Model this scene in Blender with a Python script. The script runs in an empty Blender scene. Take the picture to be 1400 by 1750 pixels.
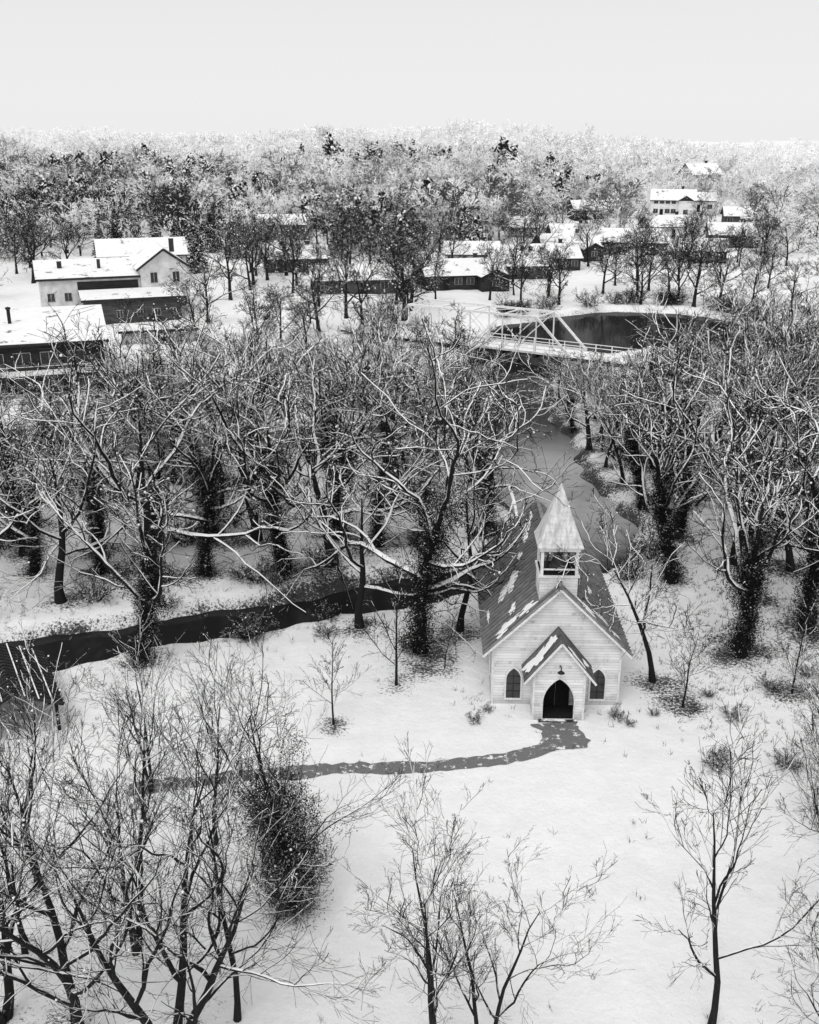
import bpy, math, numpy as np
from mathutils import Vector
rad=math.radians
scene=bpy.context.scene
COL=scene.collection
# ------------------------------------------------------------------ materials
def newmat(name):
    m=bpy.data.materials.new(name); m.use_nodes=True
    nt=m.node_tree; b=nt.nodes['Principled BSDF']
    b.inputs['Specular IOR Level'].default_value=0.12
    b.inputs['Roughness'].default_value=0.85
    return m,nt,b
def N(nt,t,**kw):
    n=nt.nodes.new(t)
    for k,v in kw.items():
        if k in n.inputs: n.inputs[k].default_value=v
        else: setattr(n,k,v)
    return n
def g(v): return (v,v,v,1)
def noise(nt,scale,detail=4,rough=.55,vec=None,coord='Object'):
    n=N(nt,'ShaderNodeTexNoise'); n.inputs['Scale'].default_value=scale
    n.inputs['Detail'].default_value=detail; n.inputs['Roughness'].default_value=rough
    if vec is None:
        tc=N(nt,'ShaderNodeTexCoord'); vec=tc.outputs[coord]
    nt.links.new(vec,n.inputs['Vector']); return n.outputs['Fac']
def mapr(nt,val,a,b,c=0.,d=1.):
    n=N(nt,'ShaderNodeMapRange'); n.inputs['From Min'].default_value=a; n.inputs['From Max'].default_value=b
    n.inputs['To Min'].default_value=c; n.inputs['To Max'].default_value=d
    nt.links.new(val,n.inputs['Value']); return n.outputs['Result']
def mth(nt,op,a,b=None):
    n=N(nt,'ShaderNodeMath'); n.operation=op
    for i,v in enumerate((a,b)):
        if v is None: continue
        if isinstance(v,(int,float)): n.inputs[i].default_value=v
        else: nt.links.new(v,n.inputs[i])
    return n.outputs[0]
def mixc(nt,f,a,b):
    n=N(nt,'ShaderNodeMix'); n.data_type='RGBA'
    nt.links.new(f,n.inputs[0])
    for i,v in ((6,a),(7,b)):
        if isinstance(v,(int,float)): n.inputs[i].default_value=g(v)
        else: nt.links.new(v,n.inputs[i])
    return n.outputs[2]
def bump(nt,b,h,strength=.3,dist=.1):
    n=N(nt,'ShaderNodeBump'); n.inputs['Strength'].default_value=strength; n.inputs['Distance'].default_value=dist
    nt.links.new(h,n.inputs['Height']); nt.links.new(n.outputs[0],b.inputs['Normal'])
def normz(nt):
    ge=N(nt,'ShaderNodeNewGeometry'); s=N(nt,'ShaderNodeSeparateXYZ'); nt.links.new(ge.outputs['Normal'],s.inputs[0]); return s.outputs['Z']
SNOW=.93
def plain(name,v,var=.3,scale=3,snowlo=None):
    m,nt,b=newmat(name)
    f=noise(nt,scale,6,.65)
    c=mixc(nt,mapr(nt,f,.3,.7),v*(1-var),v*(1+var))
    if snowlo is not None:
        s=mapr(nt,mth(nt,'ADD',normz(nt),mth(nt,'MULTIPLY',mth(nt,'SUBTRACT',noise(nt,2.2,3),.5),1.2)),snowlo,snowlo+.15)
        c=mixc(nt,s,c,SNOW)
    nt.links.new(c,b.inputs['Base Color']); bump(nt,b,f,.25,.03); return m
m,nt,b=newmat('snow'); f=noise(nt,1.5,8,.6); nt.links.new(mixc(nt,mapr(nt,f,.3,.7),.84,.93),b.inputs['Base Color']); bump(nt,b,f,.35,.15); m_snow=m
m,nt,b=newmat('roof_snow'); f=noise(nt,.9,8,.65); f2=noise(nt,.45,9,.7,coord='Object'); c=mixc(nt,mapr(nt,f,.3,.7),.8,.92); nt.links.new(mixc(nt,mapr(nt,f2,.59,.65),c,.10),b.inputs['Base Color']); bump(nt,b,f,.4,.2); m_rsnow=m
def barkmat(name,dark,lo,nsc=1.3,amp=1.0,w=.15):
    m,nt,b=newmat(name)
    f=noise(nt,9,4,.6)
    c=mixc(nt,mapr(nt,f,.3,.7),dark*.6,dark*1.6)
    z=mth(nt,'ADD',normz(nt),mth(nt,'MULTIPLY',mth(nt,'SUBTRACT',noise(nt,nsc,4,.6),.5),amp*2))
    c=mixc(nt,mapr(nt,z,lo,lo+w),c,SNOW)
    nt.links.new(c,b.inputs['Base Color']); return m
m_trunk=barkmat('bark_trunk',.016,.70,1.5,1.2)
m_limb_near=barkmat('bark_limb_thin_snow',.014,.36,1.0,.8)
m_twig_near=barkmat('bark_twig_bare',.016,.82,1.6,1.1)
m_limb=barkmat('bark_limb_snow',.013,.04,.7,.6,.1)
m_twig=barkmat('bark_twig_snow',.012,.88,.6,1.7,.08)
m_bark_vil=barkmat('bark_village',.020,.80,.8,1.3)
m_ivy=barkmat('ivy_leaf',.011,.95,2.0,1.1)
m_conif=barkmat('conifer_needles',.018,.5,1.,1.6)
m_confar=barkmat('conifer_far',.022,.22,.5,1.8)
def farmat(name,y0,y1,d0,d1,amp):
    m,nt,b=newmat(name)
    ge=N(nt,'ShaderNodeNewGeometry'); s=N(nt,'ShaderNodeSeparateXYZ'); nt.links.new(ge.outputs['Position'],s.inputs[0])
    haze=mapr(nt,mth(nt,'ADD',s.outputs['Y'],mth(nt,'MULTIPLY',s.outputs['X'],.8)),y0,y1)  # distance haze painted into the colour, paler farther back and to the right
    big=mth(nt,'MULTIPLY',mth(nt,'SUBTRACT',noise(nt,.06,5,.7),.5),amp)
    nn=mth(nt,'ADD',mth(nt,'ADD',noise(nt,.6,4,.7),big),mth(nt,'MULTIPLY',haze,.22))
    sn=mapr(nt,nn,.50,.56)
    nt.links.new(mixc(nt,sn,mixc(nt,haze,d0,d1),.95),b.inputs['Base Color']); return m
m_far=farmat('frosted_hazed_wood',250,760,.028,.92,1.2)
# ground
m,nt,b=newmat('snow_ground')
at=N(nt,'ShaderNodeAttribute'); at.attribute_name='litter'
lit=at.outputs['Fac']
nf=noise(nt,6.5,9,.8); nb=noise(nt,.5,4,.6)
sl=mth(nt,'MULTIPLY',mth(nt,'SUBTRACT',1.0,normz(nt)),.30)
v=mth(nt,'ADD',mth(nt,'ADD',mth(nt,'ADD',nf,mth(nt,'MULTIPLY',lit,.26)),sl),mth(nt,'MULTIPLY',mth(nt,'SUBTRACT',nb,.5),.35))
mask=mapr(nt,v,.69,.76)
dark=mixc(nt,noise(nt,8,5),.012,.10)
sc=mixc(nt,mapr(nt,noise(nt,.6,9,.65),.3,.7),.85,.95)
nt.links.new(mixc(nt,mask,sc,dark),b.inputs['Base Color'])
hh=mth(nt,'ADD',noise(nt,.9,9,.68),mth(nt,'MULTIPLY',noise(nt,5,5,.7),.25)); bump(nt,b,hh,.6,.38); m_ground=m
# water : murky body, sky reflection painted pale along one reach, weak glossy surface
m,nt,b=newmat('river_water')
ge=N(nt,'ShaderNodeNewGeometry'); s=N(nt,'ShaderNodeSeparateXYZ'); nt.links.new(ge.outputs['Position'],s.inputs[0])
b.inputs['Specular IOR Level'].default_value=0.
pale=mth(nt,'MULTIPLY',mapr(nt,s.outputs['Y'],64,74),mapr(nt,s.outputs['Y'],102,88))
ic=mth(nt,'ADD',mth(nt,'MULTIPLY',mapr(nt,noise(nt,.16,6,.6),.3,.6,.24,.42),pale),.018)
cc=N(nt,'ShaderNodeCombineColor'); [nt.links.new(ic,cc.inputs[i]) for i in range(3)]
nt.links.new(cc.outputs[0],b.inputs['Base Color'])
gl=N(nt,'ShaderNodeBsdfGlossy'); gl.inputs['Roughness'].default_value=.07; gl.inputs['Color'].default_value=g(.9)
bp=N(nt,'ShaderNodeBump'); bp.inputs['Strength'].default_value=.08; bp.inputs['Distance'].default_value=.04; nt.links.new(noise(nt,1.4,4,.6),bp.inputs['Height']); nt.links.new(bp.outputs[0],gl.inputs['Normal'])
fr=N(nt,'ShaderNodeFresnel'); fr.inputs['IOR'].default_value=1.33
ms=N(nt,'ShaderNodeMixShader'); nt.links.new(mth(nt,'MINIMUM',mth(nt,'MULTIPLY',fr.outputs[0],.32),.14),ms.inputs[0]); nt.links.new(b.outputs[0],ms.inputs[1]); nt.links.new(gl.outputs[0],ms.inputs[2])
nt.links.new(ms.outputs[0],nt.nodes['Material Output'].inputs['Surface']); m_water=m
# path
m,nt,b=newmat('wet_path'); b.inputs['Roughness'].default_value=.5
v=noise(nt,2.6,8,.7); c=mixc(nt,noise(nt,9,5),.09,.24); nt.links.new(mixc(nt,mapr(nt,v,.56,.62),c,.85),b.inputs['Base Color']); m_path=m
def siding(name,base,dirt,board=.16,p0=.57,lw=.85,sx=.7,wear=.66):
    m,nt,b=newmat(name)
    tc=N(nt,'ShaderNodeTexCoord'); s=N(nt,'ShaderNodeSeparateXYZ'); nt.links.new(tc.outputs['Object'],s.inputs[0])
    zz=mth(nt,'DIVIDE',s.outputs['Z'],board); fr=mth(nt,'FRACT',zz); fl=mth(nt,'FLOOR',zz)
    line=mapr(nt,fr,.0,.16,1,0)
    mp=N(nt,'ShaderNodeCombineXYZ'); nt.links.new(mth(nt,'MULTIPLY',s.outputs['X'],sx),mp.inputs[0]); nt.links.new(mth(nt,'MULTIPLY',s.outputs['Y'],sx),mp.inputs[1]); nt.links.new(mth(nt,'MULTIPLY',fl,3.7),mp.inputs[2])
    wn=noise(nt,.9,3,.5,vec=mp.outputs[0])
    c=mixc(nt,mapr(nt,wn,.38,.66),base,base*wear)
    st=noise(nt,1.1,6,.7); c=mixc(nt,mapr(nt,st,.50,.72,0,.45),c,dirt)
    p=noise(nt,2.2,9,.8,vec=mp.outputs[0]); c=mixc(nt,mapr(nt,p,p0,p0+.10),c,dirt)
    low=mapr(nt,s.outputs['Z'],0.,.6,.55,0); c=mixc(nt,low,c,dirt)
    c=mixc(nt,mth(nt,'MULTIPLY',line,lw),c,dirt*.5)
    nt.links.new(c,b.inputs['Base Color']); bump(nt,b,fr,.4,.03); return m
m_siding=siding('weathered_white_siding',.96,.28,.15,.57,.68,.28,.78)
m_siding_b=siding('pale_board_siding',.6,.12,.25)
m_plaster=plain('pale_stained_plaster',.66,.28,.8)
m_brick=siding('dark_masonry',.10,.04,.3)
m_wooddk=siding('dark_board',.05,.02,.25)
m_white=plain('white_trim',.76,.2,6)
m_steel=plain('pale_painted_steel',.74,.15,2,.75)
m_dark=plain('dark_wood',.018,.4,6)
m_glass,nt,b=newmat('dark_glass'); b.inputs['Roughness'].default_value=.15; b.inputs['Specular IOR Level'].default_value=.5
f=noise(nt,3,3); nt.links.new(mixc(nt,f,.015,.06),b.inputs['Base Color'])
m_iron=plain('dark_iron',.03,.3,5)
m_metal=plain('ribbed_metal_roof',.12,.5,1.2)
m_seam=plain('metal_roof_seam',.22,.4,2)
m,nt,b=newmat('weathered_spire_shingle')
tc=N(nt,'ShaderNodeTexCoord'); mp=N(nt,'ShaderNodeMapping'); mp.inputs['Scale'].default_value=(3,3,.7); nt.links.new(tc.outputs['Object'],mp.inputs[0])
a1=noise(nt,1.5,7,.7,vec=mp.outputs[0]); c=mixc(nt,mapr(nt,a1,.35,.65),.42,.80)
s=N(nt,'ShaderNodeSeparateXYZ'); nt.links.new(tc.outputs['Object'],s.inputs[0]); fr=mth(nt,'FRACT',mth(nt,'MULTIPLY',s.outputs['Z'],5.5))
c=mixc(nt,mapr(nt,fr,0,.2,.2,0),c,.15); nt.links.new(c,b.inputs['Base Color']); bump(nt,b,fr,.3,.02); m_spire=m
m_stone=plain('rough_stone',.045,.5,2,.9)
# ------------------------------------------------------------------ mesh helpers
def mesh_np(name,V,F,mats,M=None,smooth=None):
    me=bpy.data.meshes.new(name)
    me.vertices.add(len(V)); me.vertices.foreach_set('co',np.ascontiguousarray(V,dtype=np.float32).ravel())
    me.loops.add(F.size); me.loops.foreach_set('vertex_index',np.ascontiguousarray(F,dtype=np.int32).ravel())
    me.polygons.add(len(F)); me.polygons.foreach_set('loop_start',np.arange(0,F.size,F.shape[1],dtype=np.int32))
    if M is not None: me.polygons.foreach_set('material_index',np.ascontiguousarray(M,dtype=np.int32))
    if smooth is not None: me.polygons.foreach_set('use_smooth',smooth)
    for m in mats: me.materials.append(m)
    me.update(calc_edges=True)
    return me
class MB:
    def __init__(s): s.v=[];s.f=[];s.m=[]
    def poly(s,pts,mi=0):
        i=len(s.v); s.v+= [tuple(p) for p in pts]; s.f.append(list(range(i,i+len(pts)))); s.m.append(mi)
    def hexa(s,p,mi=0,top=None):
        i=len(s.v); s.v+=[tuple(q) for q in p]
        for k,q in enumerate(((0,3,2,1),(4,5,6,7),(0,1,5,4),(1,2,6,5),(2,3,7,6),(3,0,4,7))):
            s.f.append([i+a for a in q]); s.m.append(top if (top is not None and k==1) else mi)
    def box(s,x0,x1,y0,y1,z0,z1,mi=0,top=None):
        s.hexa([(x0,y0,z0),(x1,y0,z0),(x1,y1,z0),(x0,y1,z0),(x0,y0,z1),(x1,y0,z1),(x1,y1,z1),(x0,y1,z1)],mi,top)
    def beam(s,a,b,w,h=None,mi=0):
        h=h or w; a=Vector(a);b=Vector(b); t=(b-a).normalized(); r=Vector((0,0,1)) if abs(t.z)<.95 else Vector((1,0,0))
        u=t.cross(r).normalized()*w/2; v=u.cross(t).normalized()*h/2
        s.hexa([a-u-v,a+u-v,a+u+v,a-u+v,b-u-v,b+u-v,b+u+v,b-u+v],mi)
    def prism(s,poly,y0,y1,mi=0):
        n=len(poly); i=len(s.v)
        s.v+=[(x,y0,z) for x,z in poly]+[(x,y1,z) for x,z in poly]
        s.f.append(list(range(i,i+n)));s.m.append(mi); s.f.append([i+n+k for k in range(n)][::-1]);s.m.append(mi)
        for k in range(n):
            k2=(k+1)%n; s.f.append([i+k2,i+k,i+n+k,i+n+k2]); s.m.append(mi)
    def lathe(s,prof,n,c=(0,0,0),mi=0):
        i=len(s.v)
        for r,z in prof:
            for k in range(n):
                a=2*math.pi*k/n; s.v.append((c[0]+r*math.cos(a),c[1]+r*math.sin(a),c[2]+z))
        for j in range(len(prof)-1):
            for k in range(n):
                k2=(k+1)%n; s.f.append([i+j*n+k,i+j*n+k2,i+(j+1)*n+k2,i+(j+1)*n+k]); s.m.append(mi)
    def mesh(s,name,mats):
        me=bpy.data.meshes.new(name); me.from_pydata(s.v,[],s.f)
        for m in mats: me.materials.append(m)
        me.polygons.foreach_set('material_index',s.m); me.update()
        import bmesh
        bm=bmesh.new(); bm.from_mesh(me); bmesh.ops.recalc_face_normals(bm,faces=bm.faces); bm.to_mesh(me); bm.free()
        return me
def obj(name,data,parent=None,loc=(0,0,0),rot=0,scale=None):
    o=bpy.data.objects.new(name,data); COL.objects.link(o); o.location=loc; o.rotation_euler=(0,0,rot)
    if scale: o.scale=scale
    if parent: o.parent=parent
    return o
def thing(name,label,cat,loc=(0,0,0),rot=0,data=None,group=None,scale=None):
    o=obj(name,data,None,loc,rot,scale); o['label']=label; o['category']=cat
    if group: o['group']=group
    return o
def structure(name,me):
    o=obj(name,me); o['kind']='structure'; return o
# ------------------------------------------------------------------ terrain
def sm(x,a,b):
    t=np.clip((x-a)/(b-a),0,1); return t*t*(3-2*t)
rivers=[([(110,128),(85,133),(66,140),(50,149),(36,157),(25,150),(16,137),(12.5,120),(11.5,104),(11.3,91),(11,80),(13,72),(13,66.5),(5.4,63),(0,60.5),(-5.7,57.8),(-10.5,56),(-16.8,53.6),(-22.7,51),(-45,44),(-90,40)],
         [5,5,6.5,9,15.5,14,8.5,4.6,3.6,4.2,5.,4.0,3.2,2.6,2.3,2.1,2.1,2.3,2.6,2.8,2.8]),
        ([(11.5,104),(0,99),(-16.6,94),(-39,95),(-70,98),(-120,100)],[3.5,3.5,4.,4.6,5,5])]
def wdist(x,y):
    best=np.full(np.shape(x),1e9)
    for P,W in rivers:
        for (a,b,wa,wb) in zip(P[:-1],P[1:],W[:-1],W[1:]):
            dx,dy=b[0]-a[0],b[1]-a[1]; t=np.clip(((x-a[0])*dx+(y-a[1])*dy)/(dx*dx+dy*dy),0,1)
            d=np.hypot(x-a[0]-t*dx,y-a[1]-t*dy)-(wa+t*(wb-wa)); best=np.minimum(best,d)
    return best
def hgt(x,y):
    x=np.asarray(x,float);y=np.asarray(y,float)
    h=sm(y,215,650)*(15.-12.5*sm(x,-20,290))
    h=h+sm(y,320,520)*(2.8*np.sin(x/66+1)+1.6*np.sin(y/90+x/120)+1.6*np.sin(x/31+y/60))
    h=h+sm(y,225,320)*sm(x,40,90)*(1-sm(y,400,600))*2.5
    w=wdist(x,y)+.35*np.sin(x*.5+y*.3)+.22*np.sin(y*1.3-x*.5)+.12*np.sin(x*2.3+y*1.1)
    f=1-sm(w,-1.2,.9)
    und=.10*np.sin(x*.45+1)*np.sin(y*.38)+.05*np.sin(x*1.3+y*.9)
    und=und*sm(np.hypot(x-6,y-46),9,16)*sm(np.abs(y-40)+0*x,1.5,4)
    return h+und-1.5*f
def axis(lo,hi,step,far,gr):
    a=list(np.arange(lo,hi+1e-6,step)); s=step
    while a[-1]<far: s*=gr; a.append(a[-1]+s)
    return a
right=axis(0,60,.45,1800,1.09); xs=np.array([-v for v in right[:0:-1]]+right)
ys=[-60,-30,-10,0,6,12]+axis(15,140,.45,140.1,1.0); ys=ys+list(np.arange(141.2,215,1.2)); ys=np.array(ys+axis(217,217,2,3500,1.07))
X,Y=np.meshgrid(xs,ys); Z=hgt(X,Y)
# ------------------------------------------------------------------ trees generator
def branches(start,d,length,r0,rf,n,wander,up,rng):
    Nn=len(start); P=np.zeros((Nn,n,3)); P[:,0]=start; d=d/np.linalg.norm(d,axis=1,keepdims=True)
    st=length/(n-1)
    for i in range(1,n):
        d=d+rng.normal(0,wander,(Nn,3)); d[:,2]+=up; d/=np.linalg.norm(d,axis=1,keepdims=True)
        P[:,i]=P[:,i-1]+d*st[:,None]
    t=np.linspace(0,1,n); R=r0[:,None]*(1-(1-rf)*t[None]**1.1)
    return P,R,length
def children(par,k,t0,t1,alo,ahi,ratio,rng,golden=False):
    P,R,L=par; Nn,n,_=P.shape
    t=t0+(t1-t0)*((np.arange(k)[None]+rng.random((Nn,k)))/k); tt=t*(n-1); i=np.clip(tt.astype(int),0,n-2); f=(tt-i)[...,None]
    ar=np.arange(Nn)[:,None]
    A=P[ar,i];B=P[ar,i+1]; pos=A*(1-f)+B*f; tan=B-A; tan/=np.linalg.norm(tan,axis=2,keepdims=True)
    r=R[ar,i]*(1-f[...,0])+R[ar,i+1]*f[...,0]
    if golden: az=(np.arange(k)*2.4+rng.random()*6)[None]+rng.normal(0,.35,(Nn,k))
    else: az=rng.random((Nn,k))*2*math.pi
    ref=np.array([.31,.17,.93]); u=np.cross(tan,ref); nu=np.linalg.norm(u,axis=2,keepdims=True); u=u/np.maximum(nu,1e-6); v=np.cross(tan,u)
    a=np.radians(rng.uniform(alo,ahi,(Nn,k)))
    perp=u*np.cos(az)[...,None]+v*np.sin(az)[...,None]
    d=tan*np.cos(a)[...,None]+perp*np.sin(a)[...,None]
    ln=L[:,None]*ratio*(1.15-.6*(t-t0)/(t1-t0+1e-6))*rng.uniform(.5,1.3,(Nn,k))
    return pos.reshape(-1,3),d.reshape(-1,3),ln.ravel(),r.ravel()
def tubes(P,R,k,rmin):
    Nn,n,_=P.shape; R=np.maximum(R,rmin)
    T=np.zeros_like(P); T[:,1:-1]=P[:,2:]-P[:,:-2]; T[:,0]=P[:,1]-P[:,0]; T[:,-1]=P[:,-1]-P[:,-2]
    T/=np.maximum(np.linalg.norm(T,axis=2,keepdims=True),1e-9)
    ref=np.array([.83,.41,.13]); U=np.cross(T,ref); U/=np.maximum(np.linalg.norm(U,axis=2,keepdims=True),1e-6); Vv=np.cross(T,U)
    kk=max(k,2); an=np.arange(kk)*2*math.pi/kk+.5
    V=P[:,:,None]+R[:,:,None,None]*(U[:,:,None]*np.cos(an)[None,None,:,None]+Vv[:,:,None]*np.sin(an)[None,None,:,None])
    V=V.reshape(-1,3)
    b=np.arange(Nn)[:,None,None]*n*kk; j=np.arange(n-1)[None,:,None]*kk
    q=np.arange(kk if k>2 else 1)[None,None]; q2=(q+1)%kk
    F=np.stack([b+j+q,b+j+q2,b+j+kk+q2,b+j+kk+q],-1).reshape(-1,4)
    return V,F
def cubes(C,S,rng):
    n=len(C); base=np.array([[x,y,z] for z in(-1,1) for x,y in((-1,-1),(1,-1),(1,1),(-1,1))],float)
    q=rng.normal(size=(n,3,3)); q,_=np.linalg.qr(q)
    V=(base[None]@q)*S[:,None,None]+C[:,None]
    f=np.array([(0,3,2,1),(4,5,6,7),(0,1,5,4),(1,2,6,5),(2,3,7,6),(3,0,4,7)])
    return V.reshape(-1,3),(f[None]+np.arange(n)[:,None,None]*8).reshape(-1,4)
def leaves(C,size,rng):
    n=len(C); u=rng.normal(size=(n,3));u/=np.linalg.norm(u,axis=1,keepdims=True); w=rng.normal(size=(n,3)); v=np.cross(u,w); v/=np.linalg.norm(v,axis=1,keepdims=True)
    s=(size*rng.uniform(.5,1.3,n))[:,None]
    V=np.stack([C-u*s,C+v*s*.6,C+u*s,C-v*s*.6],1).reshape(-1,3); return V,np.arange(4*n).reshape(-1,4)
def merge(parts):
    Vs=[];Fs=[];Ms=[];o=0
    for V,F,mi in parts:
        Vs.append(V);Fs.append(F+o);Ms.append(np.full(len(F),mi));o+=len(V)
    return np.concatenate(Vs),np.concatenate(Fs),np.concatenate(Ms)
def cgauss(rng,n,s,lim=1.7):
    g_=rng.normal(0,1,(n,3)); m=np.linalg.norm(g_,axis=1,keepdims=True); return g_*np.minimum(1,lim/m)*s
def grow(seed,L0,r0,specs,lean=0.,n0=9,w0=.05,up0=.03,rf0=.15,stems=1,spread=.25):
    rng=np.random.default_rng(seed)
    st=np.zeros((stems,3)); st[:,2]=-.25
    d=np.zeros((stems,3)); d[:,2]=1; d[:,0]=lean
    if stems>1:
        a=np.arange(stems)*2*math.pi/stems+rng.random()*6; d[:,0]+=spread*np.cos(a); d[:,1]+=spread*np.sin(a); st[:,0]+=.25*np.cos(a)*r0*2; st[:,1]+=.25*np.sin(a)*r0*2
    lv=[branches(st,d,np.full(stems,L0)*rng.uniform(.85,1.1,stems),np.full(stems,r0),rf0,n0,w0,up0,rng)]
    lv[0][1][:,0]*=1.35
    for li,(k,t0,t1,al,ah,ra,n,wa,up,rs) in enumerate(specs):
        p,dd,ln,r=children(lv[-1],k,t0,t1,al,ah,ra,rng,golden=(li==0))
        lv.append(branches(p,dd,ln,r*rs,.18,n,wa,up,rng))
    return lv,rng
class Var: pass
def make_variant(seed,L0,r0,specs,sides,rmin,mats,nblob=0,bs=.06,ivy=0,ivyw=.35,ivyh=1.,leaf=.05,limblv=2,lm=2.0,tend=900,**kw):
    lv,rng=grow(seed,L0,r0,specs,**kw)
    v=Var()
    tp=[];cp=[]
    for i,(P,R,L) in enumerate(lv):
        V,F=tubes(P,R,sides[i],rmin*(lm if i<=limblv and i>0 else 1)); (tp if i<1 else cp).append((V,F,0 if i<=limblv else 1))
    if nblob:
        for lvv,fr in ((lv[-1],.4),(lv[-2],.6)):
            P=lvv[0].reshape(-1,3); c=P[rng.integers(0,len(P),int(nblob*fr))]+[0,0,bs*.5]; V,F=cubes(c,bs*rng.uniform(.25,1.,len(c))**1.6,rng); cp.append((V,F,2))
    V,F,M=merge(tp); v.trunk=mesh_np('trunk',V,F,mats[:1],M,np.ones(len(F),bool))
    V,F,M=merge(cp); v.crown=mesh_np('crown',V,F,[mats[1],mats[2],m_snow],M,np.ones(len(F),bool)); v.top=V[:,2].max()
    v.ivy=None
    if ivy:
        P0=lv[0][0].reshape(-1,3); P1=lv[1][0][:, :4].reshape(-1,3)
        src=np.concatenate([np.repeat(P0[:int(len(P0)*.85)],6,0),P1[P1[:,2]<v.top*.5*ivyh]])
        src=src[src[:,2]<v.top*.55*ivyh]
        nc=130; cc=src[rng.integers(0,len(src),nc)]+cgauss(rng,nc,ivyw); cc[:,2]=np.abs(cc[:,2]+rng.uniform(-.8,.8,nc))
        tt=rng.uniform(0,len(P0)//max(1,kw.get('stems',1))*.62*ivyh,ivy//2); ii=np.clip(tt.astype(int),0,len(P0)-2); ff=(tt-ii)[:,None]; sl_=P0[ii]*(1-ff)+P0[ii+1]*ff
        C=np.concatenate([cc[rng.integers(0,nc,ivy)]+cgauss(rng,ivy,.24+ivyw*.18),sl_+cgauss(rng,len(sl_),1)*[ivyw*.75,ivyw*.75,.2]]); C=C[C[:,2]>0]
        V,F=leaves(C,leaf,rng)
        q=C[rng.integers(0,len(C),tend)]; B=branches(q,rng.normal(size=(tend,3))+[0,0,.2],rng.uniform(.3,1.,tend),np.full(tend,.012),.3,3,.25,0,rng); V2,F2=tubes(B[0],B[1],3,.006)
        V,F,_=merge([(V,F,0),(V2,F2,0)])
        v.ivy=mesh_np('ivy',V,F,[m_ivy])
    return v
MN=[m_trunk,m_limb_near,m_twig_near]; MM=[m_trunk,m_limb,m_twig]; MV=[m_bark_vil]*3
S_spread=[(8,.34,1.,40,76,1.05,13,.20,.05,.74),(7,.15,1.,28,62,.45,9,.19,.04,.62),(6,.15,1.,25,62,.48,6,.18,.03,.5),(3,.15,1.,25,55,.6,3,.14,.02,.6)]
S_up=[(9,.34,1.,25,56,.66,11,.17,.06,.66),(7,.15,1.,25,58,.5,8,.17,.05,.6),(6,.15,1.,25,58,.5,6,.17,.04,.5),(3,.15,1.,25,55,.6,3,.14,.02,.6)]
S_fore=[(9,.2,1.,25,55,.70,12,.13,.06,.68),(8,.15,1.,25,55,.48,9,.13,.05,.55),(5,.15,1.,22,52,.48,6,.12,.04,.5),(3,.1,1.,22,50,.6,3,.1,.02,.65)]
S_light=[(9,.22,1.,22,50,.64,11,.12,.06,.62),(7,.15,1.,24,50,.5,8,.12,.05,.55),(4,.15,1.,22,50,.52,5,.12,.04,.5),(3,.1,1.,22,50,.6,3,.1,.02,.65)]
S_sap=[(14,.2,1.,30,55,.35,6,.08,.05,.45),(7,.15,1.,25,50,.45,4,.1,.04,.55),(4,.1,1.,25,50,.5,3,.1,.02,.6)]
near=[make_variant(11+i,9.,.17,S_fore,[8,6,4,3,3],.0062,MN,150,.03,stems=st,spread=.34,lean=le,w0=.10) for i,(st,le) in enumerate([(2,.05),(3,.0),(2,-.1),(1,-.03)])]
near_light=[make_variant(25+i,9.,.115,S_light,[8,6,4,3,3],.006,MN,80,.03,lean=le,w0=.07,stems=st,spread=.22) for i,(st,le) in enumerate([(1,.03),(2,-.04)])]
near_ivy=make_variant(31,9.,.17,S_fore,[8,6,4,3,3],.006,MN,150,.03,ivy=26000,ivyw=.85,ivyh=.85,lean=.02,leaf=.036,tend=2600)
mid=[make_variant(41+i,10.5,.34,S_spread,[8,6,4,3,3],.0145,MM,200,.05,lean=[0,.12,-.1,.04][i],w0=.10,lm=2.6) for i in range(4)]
mid+=[make_variant(61+i,12.5,.26,S_up,[8,6,4,3,3],.0145,MM,180,.05,lean=[.05,-.06][i],w0=.08,lm=2.5) for i in range(2)]
mid_ivy=[make_variant(51+i,10.5 if i!=2 else 12,.38,S_spread if i!=2 else S_up,[8,6,4,3,3],.0145,MM,200,.05,ivy=15000,ivyw=[.48,.36,.4][i],lean=[0,.1,-.08][i],w0=.08,lm=2.6) for i in range(3)]
sap=[make_variant(71+i,5.,.06,S_sap,[6,4,3,3],.008,MN,20,.02,limblv=1) for i in range(3)]
bush=[make_variant(81+i,1.3,.03,[(6,.1,1.,20,50,.6,5,.12,.05,.6),(6,.1,1.,25,55,.55,4,.15,.03,.6),(5,.1,1.,25,55,.55,3,.15,.0,.6)],[3,3,3,3],.006,MM,50,.03,stems=7,spread=.7,limblv=0) for i in range(3)]
vil=[make_variant(91+i,8.,.26,[(9,.22,1.,30,62,.75,7,.14,.06,.62),(7,.12,1.,28,60,.5,5,.15,.04,.58),(6,.1,1.,25,60,.55,3,.15,.03,.6),(3,.1,1.,25,60,.6,2,.1,.0,.7)],[6,4,3,3,3],.02,MV,60,.08,limblv=1) for i in range(4)]
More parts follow.
